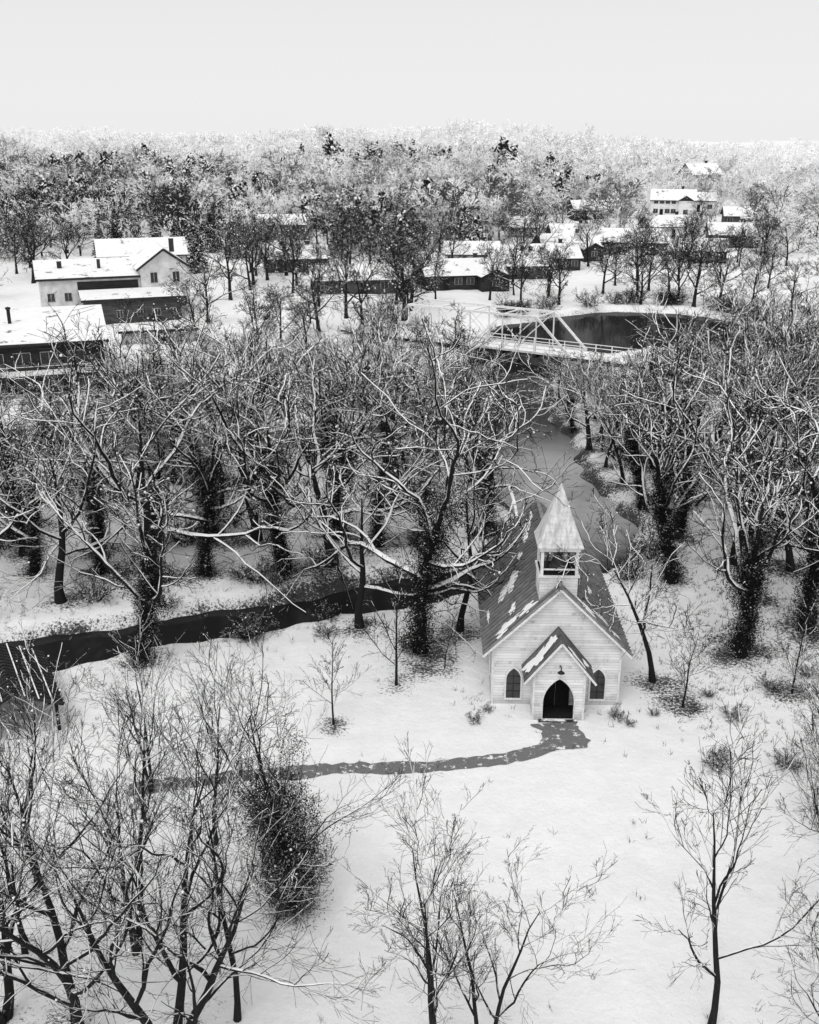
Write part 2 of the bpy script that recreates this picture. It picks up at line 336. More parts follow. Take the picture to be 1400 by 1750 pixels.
def conifer(seed):
    rng=np.random.default_rng(seed); v=Var()
    P=np.zeros((1,6,3)); P[0,:,2]=np.linspace(-.2,9.6,6); R=np.linspace(.2,.03,6)[None]; V,F=tubes(P,R,6,.02); v.trunk=mesh_np('trunk',V,F,[m_trunk])
    n=9000; z=rng.beta(1.1,1.5,n)*9.4+.5; lay=(np.round(z/.55)*.55); z=z*.3+lay*.7
    az=rng.random(n)*6.283; sec=np.floor(az/6.283*11+lay*1.7); az=(sec-lay*1.7+.5)/11*6.283+rng.normal(0,.16,n)
    rm=(10-z)*.3*(.8+.3*np.sin(sec*2.1+lay*5)); r=rm*np.sqrt(rng.random(n)); C=np.stack([r*np.cos(az),r*np.sin(az),z-r*.25+rng.normal(0,.06,n)],1)
    V,F=leaves(C,.17,rng); v.crown=mesh_np('crown',V,F,[m_conif]); v.top=10; v.ivy=None; return v
con=[conifer(5),conifer(6)]
tree_pos=[]
rg=np.random.default_rng(2024)
def plant(v,x,y,h,label,cat='tree',name='bare_tree',group='bare trees along the river',rot=None,sxy=1.):
    s=h/v.top; z=float(hgt(x,y)); rot=rg.random()*6.283 if rot is None else rot
    e=thing(name,label,cat,(x,y,z),rot,None,group,(s*sxy,s*sxy,s))
    obj('trunk',v.trunk,e); obj('crown',v.crown,e)
    if v.ivy: obj('ivy',v.ivy,e)
    tree_pos.append((x,y,h)); return e
L_ivy='tall bare tree with an ivy-covered trunk and snowy limbs'
L_mid='tall bare tree with snow along its dark branches'
L_near='bare leafless tree with thin dark branches over snow'
L_sap='slender young bare tree standing in the snow'
GR='bare trees in the snowy clearing'
K=[(mid_ivy[0],.65,51,19.5,'tall ivy-trunked tree with broad snow-lined limbs',.6),(mid[4],2.9,53.5,13.5,L_mid,1),(sap[0],-.7,47.2,7,L_sap,1),(mid[1],-2.9,54.0,13.5,L_mid,2),
(mid_ivy[1],-8.1,61.6,17,L_ivy,3),(mid_ivy[2],-14.6,49.4,14,L_ivy,4),(mid[1],-21.5,57.5,15.5,L_mid,3.3),(mid[3],-27,58,15.,L_mid,5),
(mid_ivy[0],-13.3,61.8,16.,L_ivy,1.5),(mid[5],12.8,47.6,11,L_mid,.2),(mid_ivy[2],18.2,50.6,15.5,L_ivy,2.2),(mid_ivy[2],16.9,60.5,14.5,L_ivy,.9),
(sap[1],19.7,46.4,6,L_sap,2),(sap[2],13.7,45,5.5,L_sap,0),(sap[1],-3.7,43.4,5.5,L_sap,1),(sap[2],1.9,49,3.6,L_sap,2),
(mid_ivy[1],23,53.5,17,L_ivy,1.2),(mid[4],26,49,14,L_mid,1),(near_ivy,-4.3,30.6,12,'bare tree thickly wrapped in dark ivy',2),(mid[3],-5.2,63,15.5,L_mid,2.6),
(near[1],-7.4,24.4,13.2,'large multi-stemmed bare tree with snow-dusted forks',.3),(near_light[0],-5.6,25.6,11,L_near,1),(near[2],-10.6,25.2,12.5,L_near,3.3),(near[0],-13.2,25.6,12,L_near,.4),
(near_light[1],.8,24.5,9.3,L_near,2),(near_light[1],2.3,24.2,8.,L_near,.2),(near_light[0],9.7,25.3,11.6,L_near,1.2),(near[0],15.2,27.,11.5,L_near,4),(near[1],17.5,33,12,L_near,2),
(near_light[1],-9.6,28.6,11.5,L_near,5),(near[3],-14.2,32,10,L_near,1),(near_light[0],-7.8,34.4,9.5,L_near,4.5),(near_light[1],-11.3,38.,8,L_near,2),(near[2],19.6,38.5,8,L_near,2),(near_light[0],-13.5,28.5,9.5,L_near,3.2),(near_light[1],12.8,22.5,8.5,L_near,.7)]
for v,x,y,h,l,r in K: plant(v,x,y,h,l,'tree','bare_tree',GR,r)
keep=[(7.6,51,9),(-45.7,118,19),(-47,176,15),(14.4,137,5),(-9,190,8),(10,195,8),(14,232,7),(32,288,8),(36,243,8),(53,253,9),(56,328,9),(77,313,11),(103,383,11),(93,298,9),(-34,282,9),(49,229,4),(4,140,4),(24,131,5),(22,212,7),(66,238,7),(-24,222,7),(41,268,7),(68,280,7),(-52,204,10),(30,225,6),(80,262,7)]
def free(x,y,m=0,corr=0,wm=.7):
    for a,b,r in keep:
        if (x-a)**2+(y-b)**2<(r+m)**2: return False
        if corr and b>150 and b-corr<y<b and abs(x-a*(y/b))<r*.7: return False
    return wdist(np.array(x),np.array(y))>wm
def scatter(n,box,hr,vs,lab,md,cond=None,name='bare_tree',group='bare trees along the river',corr=0,cap=None,sx=1.,wm=.6):
    c=0;t=0
    while c<n and t<n*80:
        t+=1; x=rg.uniform(box[0],box[1]); y=rg.uniform(box[2],box[3])
        if not free(x,y,0,corr,wm): continue
        if cond and not cond(x,y): continue
        if any((x-a)**2+(y-b)**2<md*md for a,b,_ in tree_pos): continue
        i=rg.integers(0,len(vs)); v=vs[i]; h=rg.uniform(*hr)
        if cap: h=min(h,cap(x,y)*rg.uniform(.82,1.2))
        if h<3.5: continue
        plant(v,x,y,h,L_ivy if v.ivy else lab,'tree',name,group,None,rg.uniform(.85,1.15)*sx); c+=1
allm=mid+mid_ivy
def nocorr(x,y): return not (.09<x/y<.155) or y>89
def capL(x,y):
    a=x/y; t=.215 if a<-.29 else (.172 if a<0 else .185)
    return 27-y*t-.2
def capR(x,y):
    a=x/y; t=.205 if a<.24 else (.175 if a<.29 else .13)
    return 27-y*t-.4
scatter(52,(-48,7,61,92),(11,18),allm,L_mid,3.0,lambda x,y:nocorr(x,y) and abs(x)<.47*y+6,cap=capL,sx=1.08)
scatter(48,(14,54,57,102),(11,18),allm,L_mid,3.0,lambda x,y:nocorr(x,y) and abs(x)<.47*y+6,cap=capR,sx=1.05)
scatter(20,(-28,8,92,120),(6,9),mid,L_mid,3.4,None,cap=lambda x,y:capL(x,y)*1.05,sx=1.2)
scatter(3,(-50,-34,88,104),(5.,7.),mid[4:],L_mid,5,None,sx=.9)
scatter(22,(5,22,88,124),(5,9),mid,L_mid,2.2,None,cap=capR,sx=1.3,wm=.2)
scatter(18,(30,72,100,142),(7,13),vil+mid[:2],L_mid,4.5,lambda x,y:x/y>.25 and abs(x)<.47*y+6,cap=capR)
LV='bare leafless tree between snow-covered village houses'
GV='bare trees around the village houses'
def vcond(x,y): return abs(x)<.45*y+5
scatter(14,(12,75,166,205),(8,12),vil,LV,4.,lambda x,y:wdist(np.array(x),np.array(y))<20,group=GV)
scatter(9,(-17,2,146,182),(11,15),vil,LV,5.5,None,group=GV)
scatter(6,(-5,12,112,130),(6,9),vil+mid[4:],LV,2.8,lambda x,y:x/y<.06,group=GV)
scatter(7,(-32,-12,120,160),(6,11),vil,LV,5,None,group=GV)
scatter(5,(-32,-18,172,215),(12,15),vil,LV,6,None,group=GV)
scatter(13,(-100,-66,140,235),(11,15),vil,LV,6,vcond,group=GV,corr=10)
scatter(24,(-34,44,178,262),(9,14),vil,LV,5.5,vcond,group=GV,corr=8)
scatter(36,(28,115,190,300),(8,12.5),vil,LV,5.0,vcond,group=GV,corr=6)
scatter(9,(-75,-38,212,262),(9,13),con,'dark snow-dusted conifer beside the bare wood',6,vcond,name='conifer_tree',group='snow-dusted conifers',corr=10)
ntree=len(tree_pos)
def shrubs(n,box,hr,cond=None):
    c=0;t=0
    while c<n and t<n*80:
        t+=1; x=rg.uniform(box[0],box[1]); y=rg.uniform(box[2],box[3])
        w=float(wdist(np.array(x),np.array(y)))
        if w<.3 or (cond and not cond(x,y,w)): continue
        if any((x-a)**2+(y-b)**2<(r*.85)**2 for a,b,r in keep): continue
        v=bush[rg.integers(0,3)]; h=rg.uniform(*hr); s=h/v.top
        e=thing('shrub','low tangled bare shrub poking through snow','shrub',(x,y,float(hgt(x,y))),rg.random()*6.28,None,'bare shrubs along the creek',(s*1.2,s*1.2,s)); obj('stem',v.trunk,e); obj('twig',v.crown,e); c+=1
shrubs(34,(-35,30,44,75),(.8,1.8),lambda x,y,w:w<3)
shrubs(40,(-34,34,64,125),(1.5,3.5))
shrubs(12,(11,24,38,49),(.5,1.1))
shrubs(20,(14,70,160,190),(2,3.5),lambda x,y,w:w<5)
for x,y,h in ((3.2,43.6,.7),(10.2,43.9,.8),(10.7,43.3,.5),(3.9,44.6,.5),(12.1,44.2,.5)):
    v=bush[0]; s=h/v.top; e=thing('shrub','small dry garden plant in the snow beside the chapel','shrub',(x,y,0),x,None,'dry plants beside the chapel',(s,s,s)); obj('stem',v.trunk,e); obj('twig',v.crown,e)
lit=np.zeros_like(X)
for x,y,h in tree_pos:
    if y<150:
        r=.6+h*.06; m=(np.abs(X-x)<3*r)&(np.abs(Y-y)<3*r); lit[m]+=(.95 if y>42 else .35)*np.exp(-((X[m]-x)**2+(Y[m]-y)**2)/(2*r*r))
w=wdist(X,Y); lit+=.5*np.exp(-np.clip(w,0,50)/.7)*(Y>43); lit+=.10*sm(Y,58,66)*(1-sm(Y,130,145)); lit+=.30*sm(X,10.5,16)*sm(Y,37,44)*(1-sm(Y,56,60)); lit+=.5*sm(Y,240,300)
lit+=.16*sm(-X,6,14)*(1-sm(Y,40,50))+.10*sm(X,11,16)*(1-sm(Y,36,42))
for (a,b) in ((7.2,44.6),(10.0,44.8),(4.1,46)): lit+=.3*np.exp(-((X-a)**2+(Y-b)**2)/(2*1.9))
lit=np.clip(lit,0,1.0)
ny,nx=X.shape; V=np.stack([X,Y,Z],-1).reshape(-1,3); i=np.arange(ny-1)[:,None]*nx+np.arange(nx-1)[None]
F=np.stack([i,i+1,i+nx+1,i+nx],-1).reshape(-1,4)
me=mesh_np('ground',V,F,[m_ground],None,np.ones(len(F),bool)); a=me.attributes.new('litter','FLOAT','POINT'); a.data.foreach_set('value',lit.ravel().astype(np.float32))
structure('ground',me)
mb=MB(); mb.poly([(-170,20,-.85),(150,20,-.85),(150,235,-.85),(-170,235,-.85)]); structure('water',mb.mesh('water',[m_water]))
def strip(name,pts,hw,mat,dz,jit,seed,step=.25):
    r=np.random.default_rng(seed); P=[Vector((a,b,0)) for a,b in pts]; line=[]
    for a,b in zip(P[:-1],P[1:]):
        n=max(1,int((b-a).length/step)); line+=[a.lerp(b,k/n) for k in range(n)]
    line.append(P[-1])
    L=np.array([(p.x,p.y) for p in line]); ker=np.ones(9)/9
    Ls=np.stack([np.convolve(np.pad(L[:,c],4,'edge'),ker,'valid') for c in (0,1)],1)
    T=np.gradient(Ls,axis=0); T/=np.linalg.norm(T,axis=1,keepdims=True); Nn=np.stack([-T[:,1],T[:,0]],1)
    rows=[]
    ja=np.convolve(r.normal(0,jit,len(L)+4),np.ones(5)/2.2,'valid'); jb=np.convolve(r.normal(0,jit,len(L)+4),np.ones(5)/2.2,'valid')
    for off in (-hw-ja,-hw*.4+0*ja,hw*.4+0*ja,hw+jb):
        q=Ls+Nn*off[:,None]; rows.append(np.column_stack([q,hgt(q[:,0],q[:,1])+dz]))
    V=np.stack(rows,1).reshape(-1,3); n=len(L); i=np.arange(n-1)[:,None]*4+np.arange(3)[None]; F=np.stack([i,i+4,i+5,i+1],-1).reshape(-1,4)
    return structure(name,mesh_np(name,V,F,[mat]))
strip('path',[(-12.6,38.0),(-9,38.8),(-4,39.6),(0,39.8),(2.7,40.0),(5,40.7),(6.9,41.6)],.48,m_path,.02,.11,1)
strip('walkway',[(7.4,41.0),(7.25,42.2),(7.1,43.75)],1.05,m_path,.035,.16,2,.2)
m_road=plain('snowy_road',.85,.06,1)
strip('road',[(23,130.5),(32,126),(50,119),(80,112)],2.6,m_road,.12,.05,3,1.)
r=np.random.default_rng(8); n=12000; gx=r.uniform(-26,30,n); gy=r.uniform(24,66,n); w=wdist(gx,gy)
dens=.035+.5*sm(gx,10.5,15)*sm(gy,37,43)+.45*np.exp(-np.clip(w,0,30)/1.8)*(gy>44)+.14*sm(-gx,5,14)
for (a,b) in ((7.2,44.6),(9.8,45),(3.8,45.5)): dens=dens+.5*np.exp(-((gx-a)**2+(gy-b)**2)/2.)
ok=(r.random(n)<dens)&(w>.3)&~((np.abs(gx-7.3)<3.4)&(gy>44.9)&(gy<58))&~((np.abs(gx-7.1)<1.3)&(gy>43.2)&(gy<46)); gx,gy=gx[ok],gy[ok]
gx=np.repeat(gx,6)+r.normal(0,.07,6*ok.sum()); gy=np.repeat(gy,6)+r.normal(0,.07,len(gx)); gz=hgt(gx,gy)
P=np.stack([gx,gy,gz-.02],1); d=r.normal(0,.45,(len(P),3)); d[:,2]=1
B=branches(P,d,r.uniform(.08,.38,len(P)),np.full(len(P),.009),.3,3,.2,-.15,r); V,F=tubes(B[0],B[1],2,.003)
o=thing('dry_grass','sparse dry grass blades poking through the snow','grass',data=mesh_np('dry_grass',V,F,[m_dark])); o['kind']='stuff'
# ------------------------------------------------------------------ far wood
def template(seed,hi):
    sp=[(8,.2,1.,35,70,.75,3,.12,.03,.6),(7,.15,1.,30,60,.5,3 if hi else 2,.13,.02,.6),(6 if hi else 4,.1,1.,25,65,.6,2,.1,.02,.7)]
    lv,rng=grow(seed,6.5,.22,sp,n0=4)
    Vs=[]
    for k,(P,R,L) in enumerate(lv):
        V,F=tubes(P,R,[3,3,2,2][k],[.1,.07,.055,.045][k] if hi else [.14,.1,.1,.1][k]); Vs.append((V,F,0))
    V,F,_=merge(Vs); V=V/V[:,2].max(); return V,F
def ctemplate(seed):
    rng=np.random.default_rng(seed); n=420; z=rng.beta(1.3,1.3,n)*.95+.04; a=rng.random(n)*6.283; bl=.75+.35*np.sin(a*3+seed)*np.sin(z*14); rr=np.sqrt(np.clip(1.02-z,0,1))*.36*bl*np.sqrt(rng.random(n)); C=np.stack([rr*np.cos(a),rr*np.sin(a),z-rr*.3],1); V,F=leaves(C,.055,rng); return V,F
TH=[template(s,True) for s in range(200,205)]; TL=[template(s,False) for s in range(210,214)]; TC=[ctemplate(1),ctemplate(2),ctemplate(3)]
def wood(name,label,pts,temps,mat,hr,wide,seed):
    r=np.random.default_rng(seed); o=0;Vs=[];Fs=[]
    assign=r.integers(0,len(temps),len(pts))
    for ti,(V0,F0) in enumerate(temps):
        q=pts[assign==ti]
        if not len(q): continue
        n=len(q); h=r.uniform(*hr,n)*(1+.2*np.sin(q[:,0]*.06)*np.sin(q[:,1]*.05)); h*=np.where(r.random(n)<.1,1.3,1.); a=r.random(n)*6.283; c,s=np.cos(a),np.sin(a)
        x=(V0[None,:,0]*c[:,None]-V0[None,:,1]*s[:,None])*(h*wide)[:,None]+q[:,0:1]
        y=(V0[None,:,0]*s[:,None]+V0[None,:,1]*c[:,None])*(h*wide)[:,None]+q[:,1:2]
        z=V0[None,:,2]*h[:,None]+hgt(q[:,0],q[:,1])[:,None]-.2
        V=np.stack([x,y,z],-1).reshape(-1,3); F=(F0[None]+(np.arange(n)*len(V0))[:,None,None]).reshape(-1,4)
        Vs.append(V);Fs.append(F+o);o+=len(V)
    ob=thing(name,label,'wood',data=mesh_np(name,np.concatenate(Vs),np.concatenate(Fs),[mat])); ob['kind']='stuff'
def fpts(n,y0,y1,seed,extra=None):
    r=np.random.default_rng(seed); y=np.sqrt(r.uniform(y0*y0,y1*y1,n)); x=r.uniform(-1,1,n)*(.46*y+25)
    ok=np.ones(n,bool)
    for a,b,rr in keep: ok&=((x-a)**2+(y-b)**2>(rr+3)**2)
    for a,b,rr in keep:
        if b>200: ok&=~((np.abs(x-a*(y/b))<rr*.9)&(y<b)&(y>b-34))
    if extra is not None: ok&=extra(x,y)
    return np.stack([x[ok],y[ok]],1)
front=lambda x,y:(y>236+.6*np.clip(x+20,0,110))|((x>50)&(y>225)&(np.sin(x*.2)*np.sin(y*.17)>.3))
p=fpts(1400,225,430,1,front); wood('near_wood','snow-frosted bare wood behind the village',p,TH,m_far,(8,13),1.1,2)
p=fpts(2100,430,760,3); wood('hill_wood','frosted bare wood covering the low hills, partly paled by painted haze',p,TL,m_far,(9,13),1.15,4)
p=fpts(1900,760,1400,5); wood('distant_wood','frosted wood along the skyline, paled by painted haze',p,TL,m_far,(9,14),1.6,6)
p=fpts(950,245,500,9,lambda x,y:(x<60)&(np.sin(x*.05+2)*np.sin(y*.03)+.35*np.sin(x*.21)>-.1)&(y>245)); wood('conifer_wood','snow-dusted dark evergreens among the bare wood',p,TC,m_confar,(8,13),.95,10)
# ------------------------------------------------------------------ church
CH=thing('wooden_chapel','weathered white wooden chapel with belfry, spire and metal roof','church',(7.3,45.3,0),rad(-1.5))
k=3.1/3.15
mb=MB(); prof=[(-3.15,-.1),(-3.15,3.2),(0,6.3),(3.15,3.2),(3.15,-.1)]
mb.prism(prof,0,12.,0); obj('wall',mb.mesh('wall',[m_siding]),CH)
mb=MB()
for s in(-1,1):
    a=[(0,6.52),(s*3.66,6.52-3.66*k),(s*3.66,6.40-3.66*k),(0,6.38)]
    mb.prism(a if s>0 else a[::-1],-.34,12.35,0)
    for j in range(32):
        y=-.3+j*.405; mb.beam((s*.02,y,6.53),(s*3.66,y,6.53-3.64*k),.09,.13,1)
mb.beam((0,-.36,6.57),(0,12.37,6.57),.22,.07,1)
roof=obj('roof',mb.mesh('roof',[m_metal,m_seam]),CH)
def patch(side,y,v,ly,lv,seed,kk=k,apex=6.56,ang=0):
    r=np.random.default_rng(seed); n=44; mbp=MB(); th=np.arange(n)*2*math.pi/n; rr=1+.25*np.sin(th*2+r.random()*6)+.2*np.sin(th*3+r.random()*6)+.16*np.sin(th*5+r.random()*6)+.1*np.sin(th*9+r.random()*6)+r.normal(0,.1,n)
    for sc,hz in ((1.,.0),(.9,.03),(.5,.045)):
        for t,q in zip(th,rr):
            a=math.cos(t)*ly*q*sc; bb=math.sin(t)*lv*q*sc; yy=y+a*math.cos(ang)-bb*math.sin(ang); vv=v+a*math.sin(ang)+bb*math.cos(ang)
            x=max(.03,vv*math.cos(math.atan(kk))); mbp.v.append((side*x,yy,apex-x*kk+hz))
    for L_ in range(2):
        for j in range(n): j2=(j+1)%n; mbp.f.append([L_*n+j,L_*n+j2,(L_+1)*n+j2,(L_+1)*n+j]); mbp.m.append(0)
    mbp.f.append([2*n+j for j in range(n)]); mbp.m.append(0)
    return mbp
for i,(s,y,v,ly,lv,an) in enumerate([(-1,4.5,3.0,1.2,.45,-.4),(-1,.4,3.5,.4,.75,0),(-1,.4,2.1,.3,.6,.0),(-1,1.7,3.0,.45,.22,-.4),(-1,9.0,1.3,1.0,.22,-.35),(-1,6.9,2.0,.45,.16,-.35),(-1,10.9,.7,.6,.12,0),(-1,3.0,4.6,.7,.09,0),
        (1,.3,1.9,.3,.65,0),(1,.9,3.1,.35,.4,.1),(1,.25,4.0,.25,.4,0),(1,3.6,2.8,.5,.2,.1)]):
    me=patch(s,y,v,ly,lv,i,ang=an,apex=6.60).mesh('snow_patch',[m_snow]); me.polygons.foreach_set('use_smooth',[True]*len(me.polygons)); obj('snow_patch',me,roof)
mb=MB()
for s in(-1,1):
    mb.beam((0,-.37,6.44),(s*3.68,-.37,6.44-3.68*k),.04,.10)
    mb.box(s*3.15-.05,s*3.15+.05,-.045,.1,-.05,3.1)
obj('trim',mb.mesh('trim',[m_white]),CH)
def lancet(w,hb,ht,n=7):
    sp=ht-.866*w; R=[(-w/2+w*math.cos(a),sp+w*math.sin(a)) for a in np.linspace(0,math.pi/3,n)]
    Lf=[(-x,z) for x,z in R[:-1]][::-1]
    return [(w/2,hb)]+R+Lf+[(-w/2,hb)]
def lancet_window(parent,w,hb,ht,loc,rot,name='window'):
    mbp=MB(); mbp.prism(lancet(w,hb,ht),-.03,-.0); o=obj(name,mbp.mesh(name,[m_glass]),parent,loc,rot)
    a=lancet(w,hb,ht); b_=lancet(w+.16,hb-.08,ht+.11); mf=MB(); n=len(a)
    for j in range(n):
        j2=(j+1)%n
        mf.hexa([(a[j][0],-.02,a[j][1]),(b_[j][0],-.02,b_[j][1]),(b_[j2][0],-.02,b_[j2][1]),(a[j2][0],-.02,a[j2][1]),(a[j][0],-.09,a[j][1]),(b_[j][0],-.09,b_[j][1]),(b_[j2][0],-.09,b_[j2][1]),(a[j2][0],-.09,a[j2][1])])
    obj('frame',mf.mesh('frame',[m_white]),o)
    mu=MB(); mu.box(-.02,.02,-.05,-.031,hb,ht-.1)
    for z in np.arange(hb+.4,ht-.35,.42): mu.box(-w/2,w/2,-.048,-.032,z-.015,z+.015)
    obj('muntin',mu.mesh('muntin',[m_iron]),o); return o
for x in(-2.1,2.1): lancet_window(CH,.72,.35,2.05,(x,0,0),0)
for y in(2,4.6,7.2,9.8):
    lancet_window(CH,.7,.8,2.5,(-3.15,y,0),rad(-90)); lancet_window(CH,.7,.8,2.5,(3.15,y,0),rad(90))
PO=MB(); kp=1.25
fr=[(-1.22,-.05),(-1.22,2.62),(0,4.14),(1.22,2.62),(1.22,-.05)]
arch=lancet(1.5,-.05,2.3,9)
outl=fr+arch
PO.poly([(x,-1.5,z) for x,z in outl]); PO.poly([(x,-1.38,z) for x,z in outl])
for j in range(len(arch)-1): PO.poly([(arch[j][0],-1.5,arch[j][1]),(arch[j+1][0],-1.5,arch[j+1][1]),(arch[j+1][0],-1.38,arch[j+1][1]),(arch[j][0],-1.38,arch[j][1])])
for s in(-1,1): PO.box(s*1.22-.06 if s>0 else -1.22,s*1.22 if s>0 else -1.16,-1.38,-.002,-.05,2.6)
porch=obj('porch',PO.mesh('porch',[m_siding]),CH)
mb=MB()
for s in(-1,1):
    a=[(0,4.36),(s*1.72,4.36-1.72*kp),(s*1.72,4.26-1.72*kp),(0,4.24)]
    mb.prism(a if s>0 else a[::-1],-1.75,-.003,0)
    for y in np.arange(-1.7,0,.4): mb.beam((0,y,4.37),(s*1.72,y,4.37-1.72*kp),.05,.06)
pr=obj('porch_roof',mb.mesh('porch_roof',[m_metal]),porch)
for i,(s,y,v,ly,lv) in enumerate([(-1,-.95,1.75,.55,.85),(-1,-.7,.6,.35,.3),(1,-1.5,1.2,.16,.6),(1,-.8,2.1,.25,.25)]):
    obj('snow_patch',patch(s,y,v,ly,lv,50+i,kp,4.41).mesh('snow_patch',[m_snow]),porch)
mb=MB()
for s in(-1,1): mb.beam((0,-1.78,4.29),(s*1.74,-1.78,4.29-1.74*kp),.04,.10); mb.box(s*1.22-.05,s*1.22+.05,-1.54,-1.5,-.05,2.55)
n=len(arch); b_=lancet(1.62,-.05,2.38,9)
for j in range(n-1):
    mb.hexa([(arch[j][0],-1.5,arch[j][1]),(b_[j][0],-1.5,b_[j][1]),(b_[j+1][0],-1.5,b_[j+1][1]),(arch[j+1][0],-1.5,arch[j+1][1]),(arch[j][0],-1.55,arch[j][1]),(b_[j][0],-1.55,b_[j][1]),(b_[j+1][0],-1.55,b_[j+1][1]),(arch[j+1][0],-1.55,arch[j+1][1])])
obj('porch_trim',mb.mesh('porch_trim',[m_white]),porch)
for s in(-1,1):
    mb=MB(); mb.box(min(s*.015,s*.7),max(s*.015,s*.7),-.1,-.04,0,2.3)
    for z in (.25,1.2): mb.box(min(s*.12,s*.58),max(s*.12,s*.58),-.12,-.101,z,z+.75)
    d=obj('door',mb.mesh('door',[m_dark]),CH); mh=MB(); mh.lathe([(.0,0),(.03,.01),(.03,.05),(0,.06)],8,(s*.08,-.13,1.0)); obj('handle',mh.mesh('handle',[m_iron]),d)
mb=MB(); mb.box(-1.15,1.15,-1.37,-.11,-.02,.03); obj('porch_floor',mb.mesh('porch_floor',[m_dark]),CH)
mb=MB(); mb.beam((0,-1.5,3.0),(0,-1.8,3.08),.05); mb.beam((0,-1.8,3.1),(0,-1.86,2.95),.05); mb.lathe([(.03,.02),(.06,-.03),(.18,-.13),(.17,-.14),(.03,-.05)],14,(0,-1.88,2.95)); obj('lamp',mb.mesh('lamp',[m_iron]),CH)
mb=MB(); mb.box(-.95,.95,-1.75,-1.56,-.05,.08); obj('step',mb.mesh('step',[m_stone]),CH)
# steeple
mb=MB(); mb.box(-.92,.92,.4,2.24,4.6,6.8); tower=obj('tower',mb.mesh('tower',[m_siding]),CH,(-.05,0,0))
mb=MB()
mb.box(-1.0,1.0,.32,2.32,6.8,6.9)
for sx in(-1,1):
    for y in(.48,2.16): mb.box(sx*.84-.07,sx*.84+.07,y-.07,y+.07,6.9,8.2)
mb.box(-.98,.98,.34,2.3,8.16,8.34)
for sx in(-1,1): mb.box(sx*.84-.03,sx*.84+.03,.56,2.08,7.15,7.22)
for y in (.48,2.16): mb.box(-.76,.76,y-.03,y+.03,7.15,7.22)
obj('belfry',mb.mesh('belfry',[m_white]),tower)
mb=MB(); mb.box(-.9,.9,.42,2.22,6.902,6.93); obj('belfry_floor',mb.mesh('belfry_floor',[m_dark]),tower)
mb=MB(); mb.box(-.9,.9,.42,2.22,8.1,8.155); obj('belfry_ceiling',mb.mesh('belfry_ceiling',[m_dark]),tower)
mb=MB(); mb.lathe([(.0,.0),(.12,0),(.2,-.08),(.27,-.35),(.33,-.6),(.46,-.8),(.49,-.86),(.42,-.86),(.25,-.4),(0,-.25)],24,(0,1.0,8.0)); mb.beam((-.75,1.0,8.04),(.75,1.0,8.04),.1); mb.beam((-.65,1.0,6.92),(-.45,1.0,8.0),.09); mb.beam((.65,1.0,6.92),(.45,1.0,8.0),.09); mb.lathe([(0,.0),(.06,0),(.06,-.1),(0,-.1)],8,(0,1.0,7.15))
obj('bell',mb.mesh('bell',[plain('tarnished_bronze',.05,.3,5)]),tower)
mb=MB(); cx,cy=0,1.32
def ring(hw,ch,z): return [(cx+a*hw,cy+b*hw,z) for a,b in ((-1+ch,-1),(1-ch,-1),(1,-1+ch),(1,1-ch),(1-ch,1),(-1+ch,1),(-1,1-ch),(-1,-1+ch))]
rings=[ring(1.10,.02,8.34),ring(1.11,.02,8.40),ring(.96,.05,8.7),ring(.86,.08,8.98),ring(.45,.12,10.1),ring(.01,.12,11.35)]
for R_ in rings: mb.v+=R_
for j in range(len(rings)-1):
    for q in range(8): mb.f.append([j*8+q,j*8+(q+1)%8,(j+1)*8+(q+1)%8,(j+1)*8+q]); mb.m.append(0)
mb.f.append(list(range(8))[::-1]); mb.m.append(0)
obj('spire',mb.mesh('spire',[m_spire]),tower)
# ------------------------------------------------------------------ houses
def win(parent,x,y,z,w,h,rot=0):
    mb=MB(); mb.box(-w/2,w/2,-.03,0,0,h); o=obj('window',mb.mesh('window',[m_glass]),parent,(x,y,z),rot)
    mf=MB(); t=.06
    mf.box(-w/2-t,w/2+t,-.08,-.005,h,h+t); mf.box(-w/2-t,w/2+t,-.1,-.005,-t,0); mf.box(-w/2-t,-w/2,-.08,-.005,0,h); mf.box(w/2,w/2+t,-.08,-.005,0,h); mf.box(-.03,.03,-.06,-.031,0,h); obj('frame',mf.mesh('frame',[m_siding_b]),o)
def gable_roof(mb,w,d,h,rise,oh=.5,th=.22):
    for s in(-1,1):
        kk=rise/(d/2); e=d/2+oh
        pts=[(0,h+rise+th),(s*e,h+rise+th-e*kk),(s*e,h+rise-e*kk),(0,h+rise)]
        x0,x1=-w/2-oh,w/2+oh
        p=[(x0,q[0],q[1]) for q in pts]+[(x1,q[0],q[1]) for q in pts]
        i=len(mb.v); mb.v+=p
        for f,mi in (((0,1,5,4),0),((1,2,6,5),1),((2,3,7,6),1),((0,3,2,1),1),((4,5,6,7),1)): mb.f.append([i+a for a in f]); mb.m.append(mi)
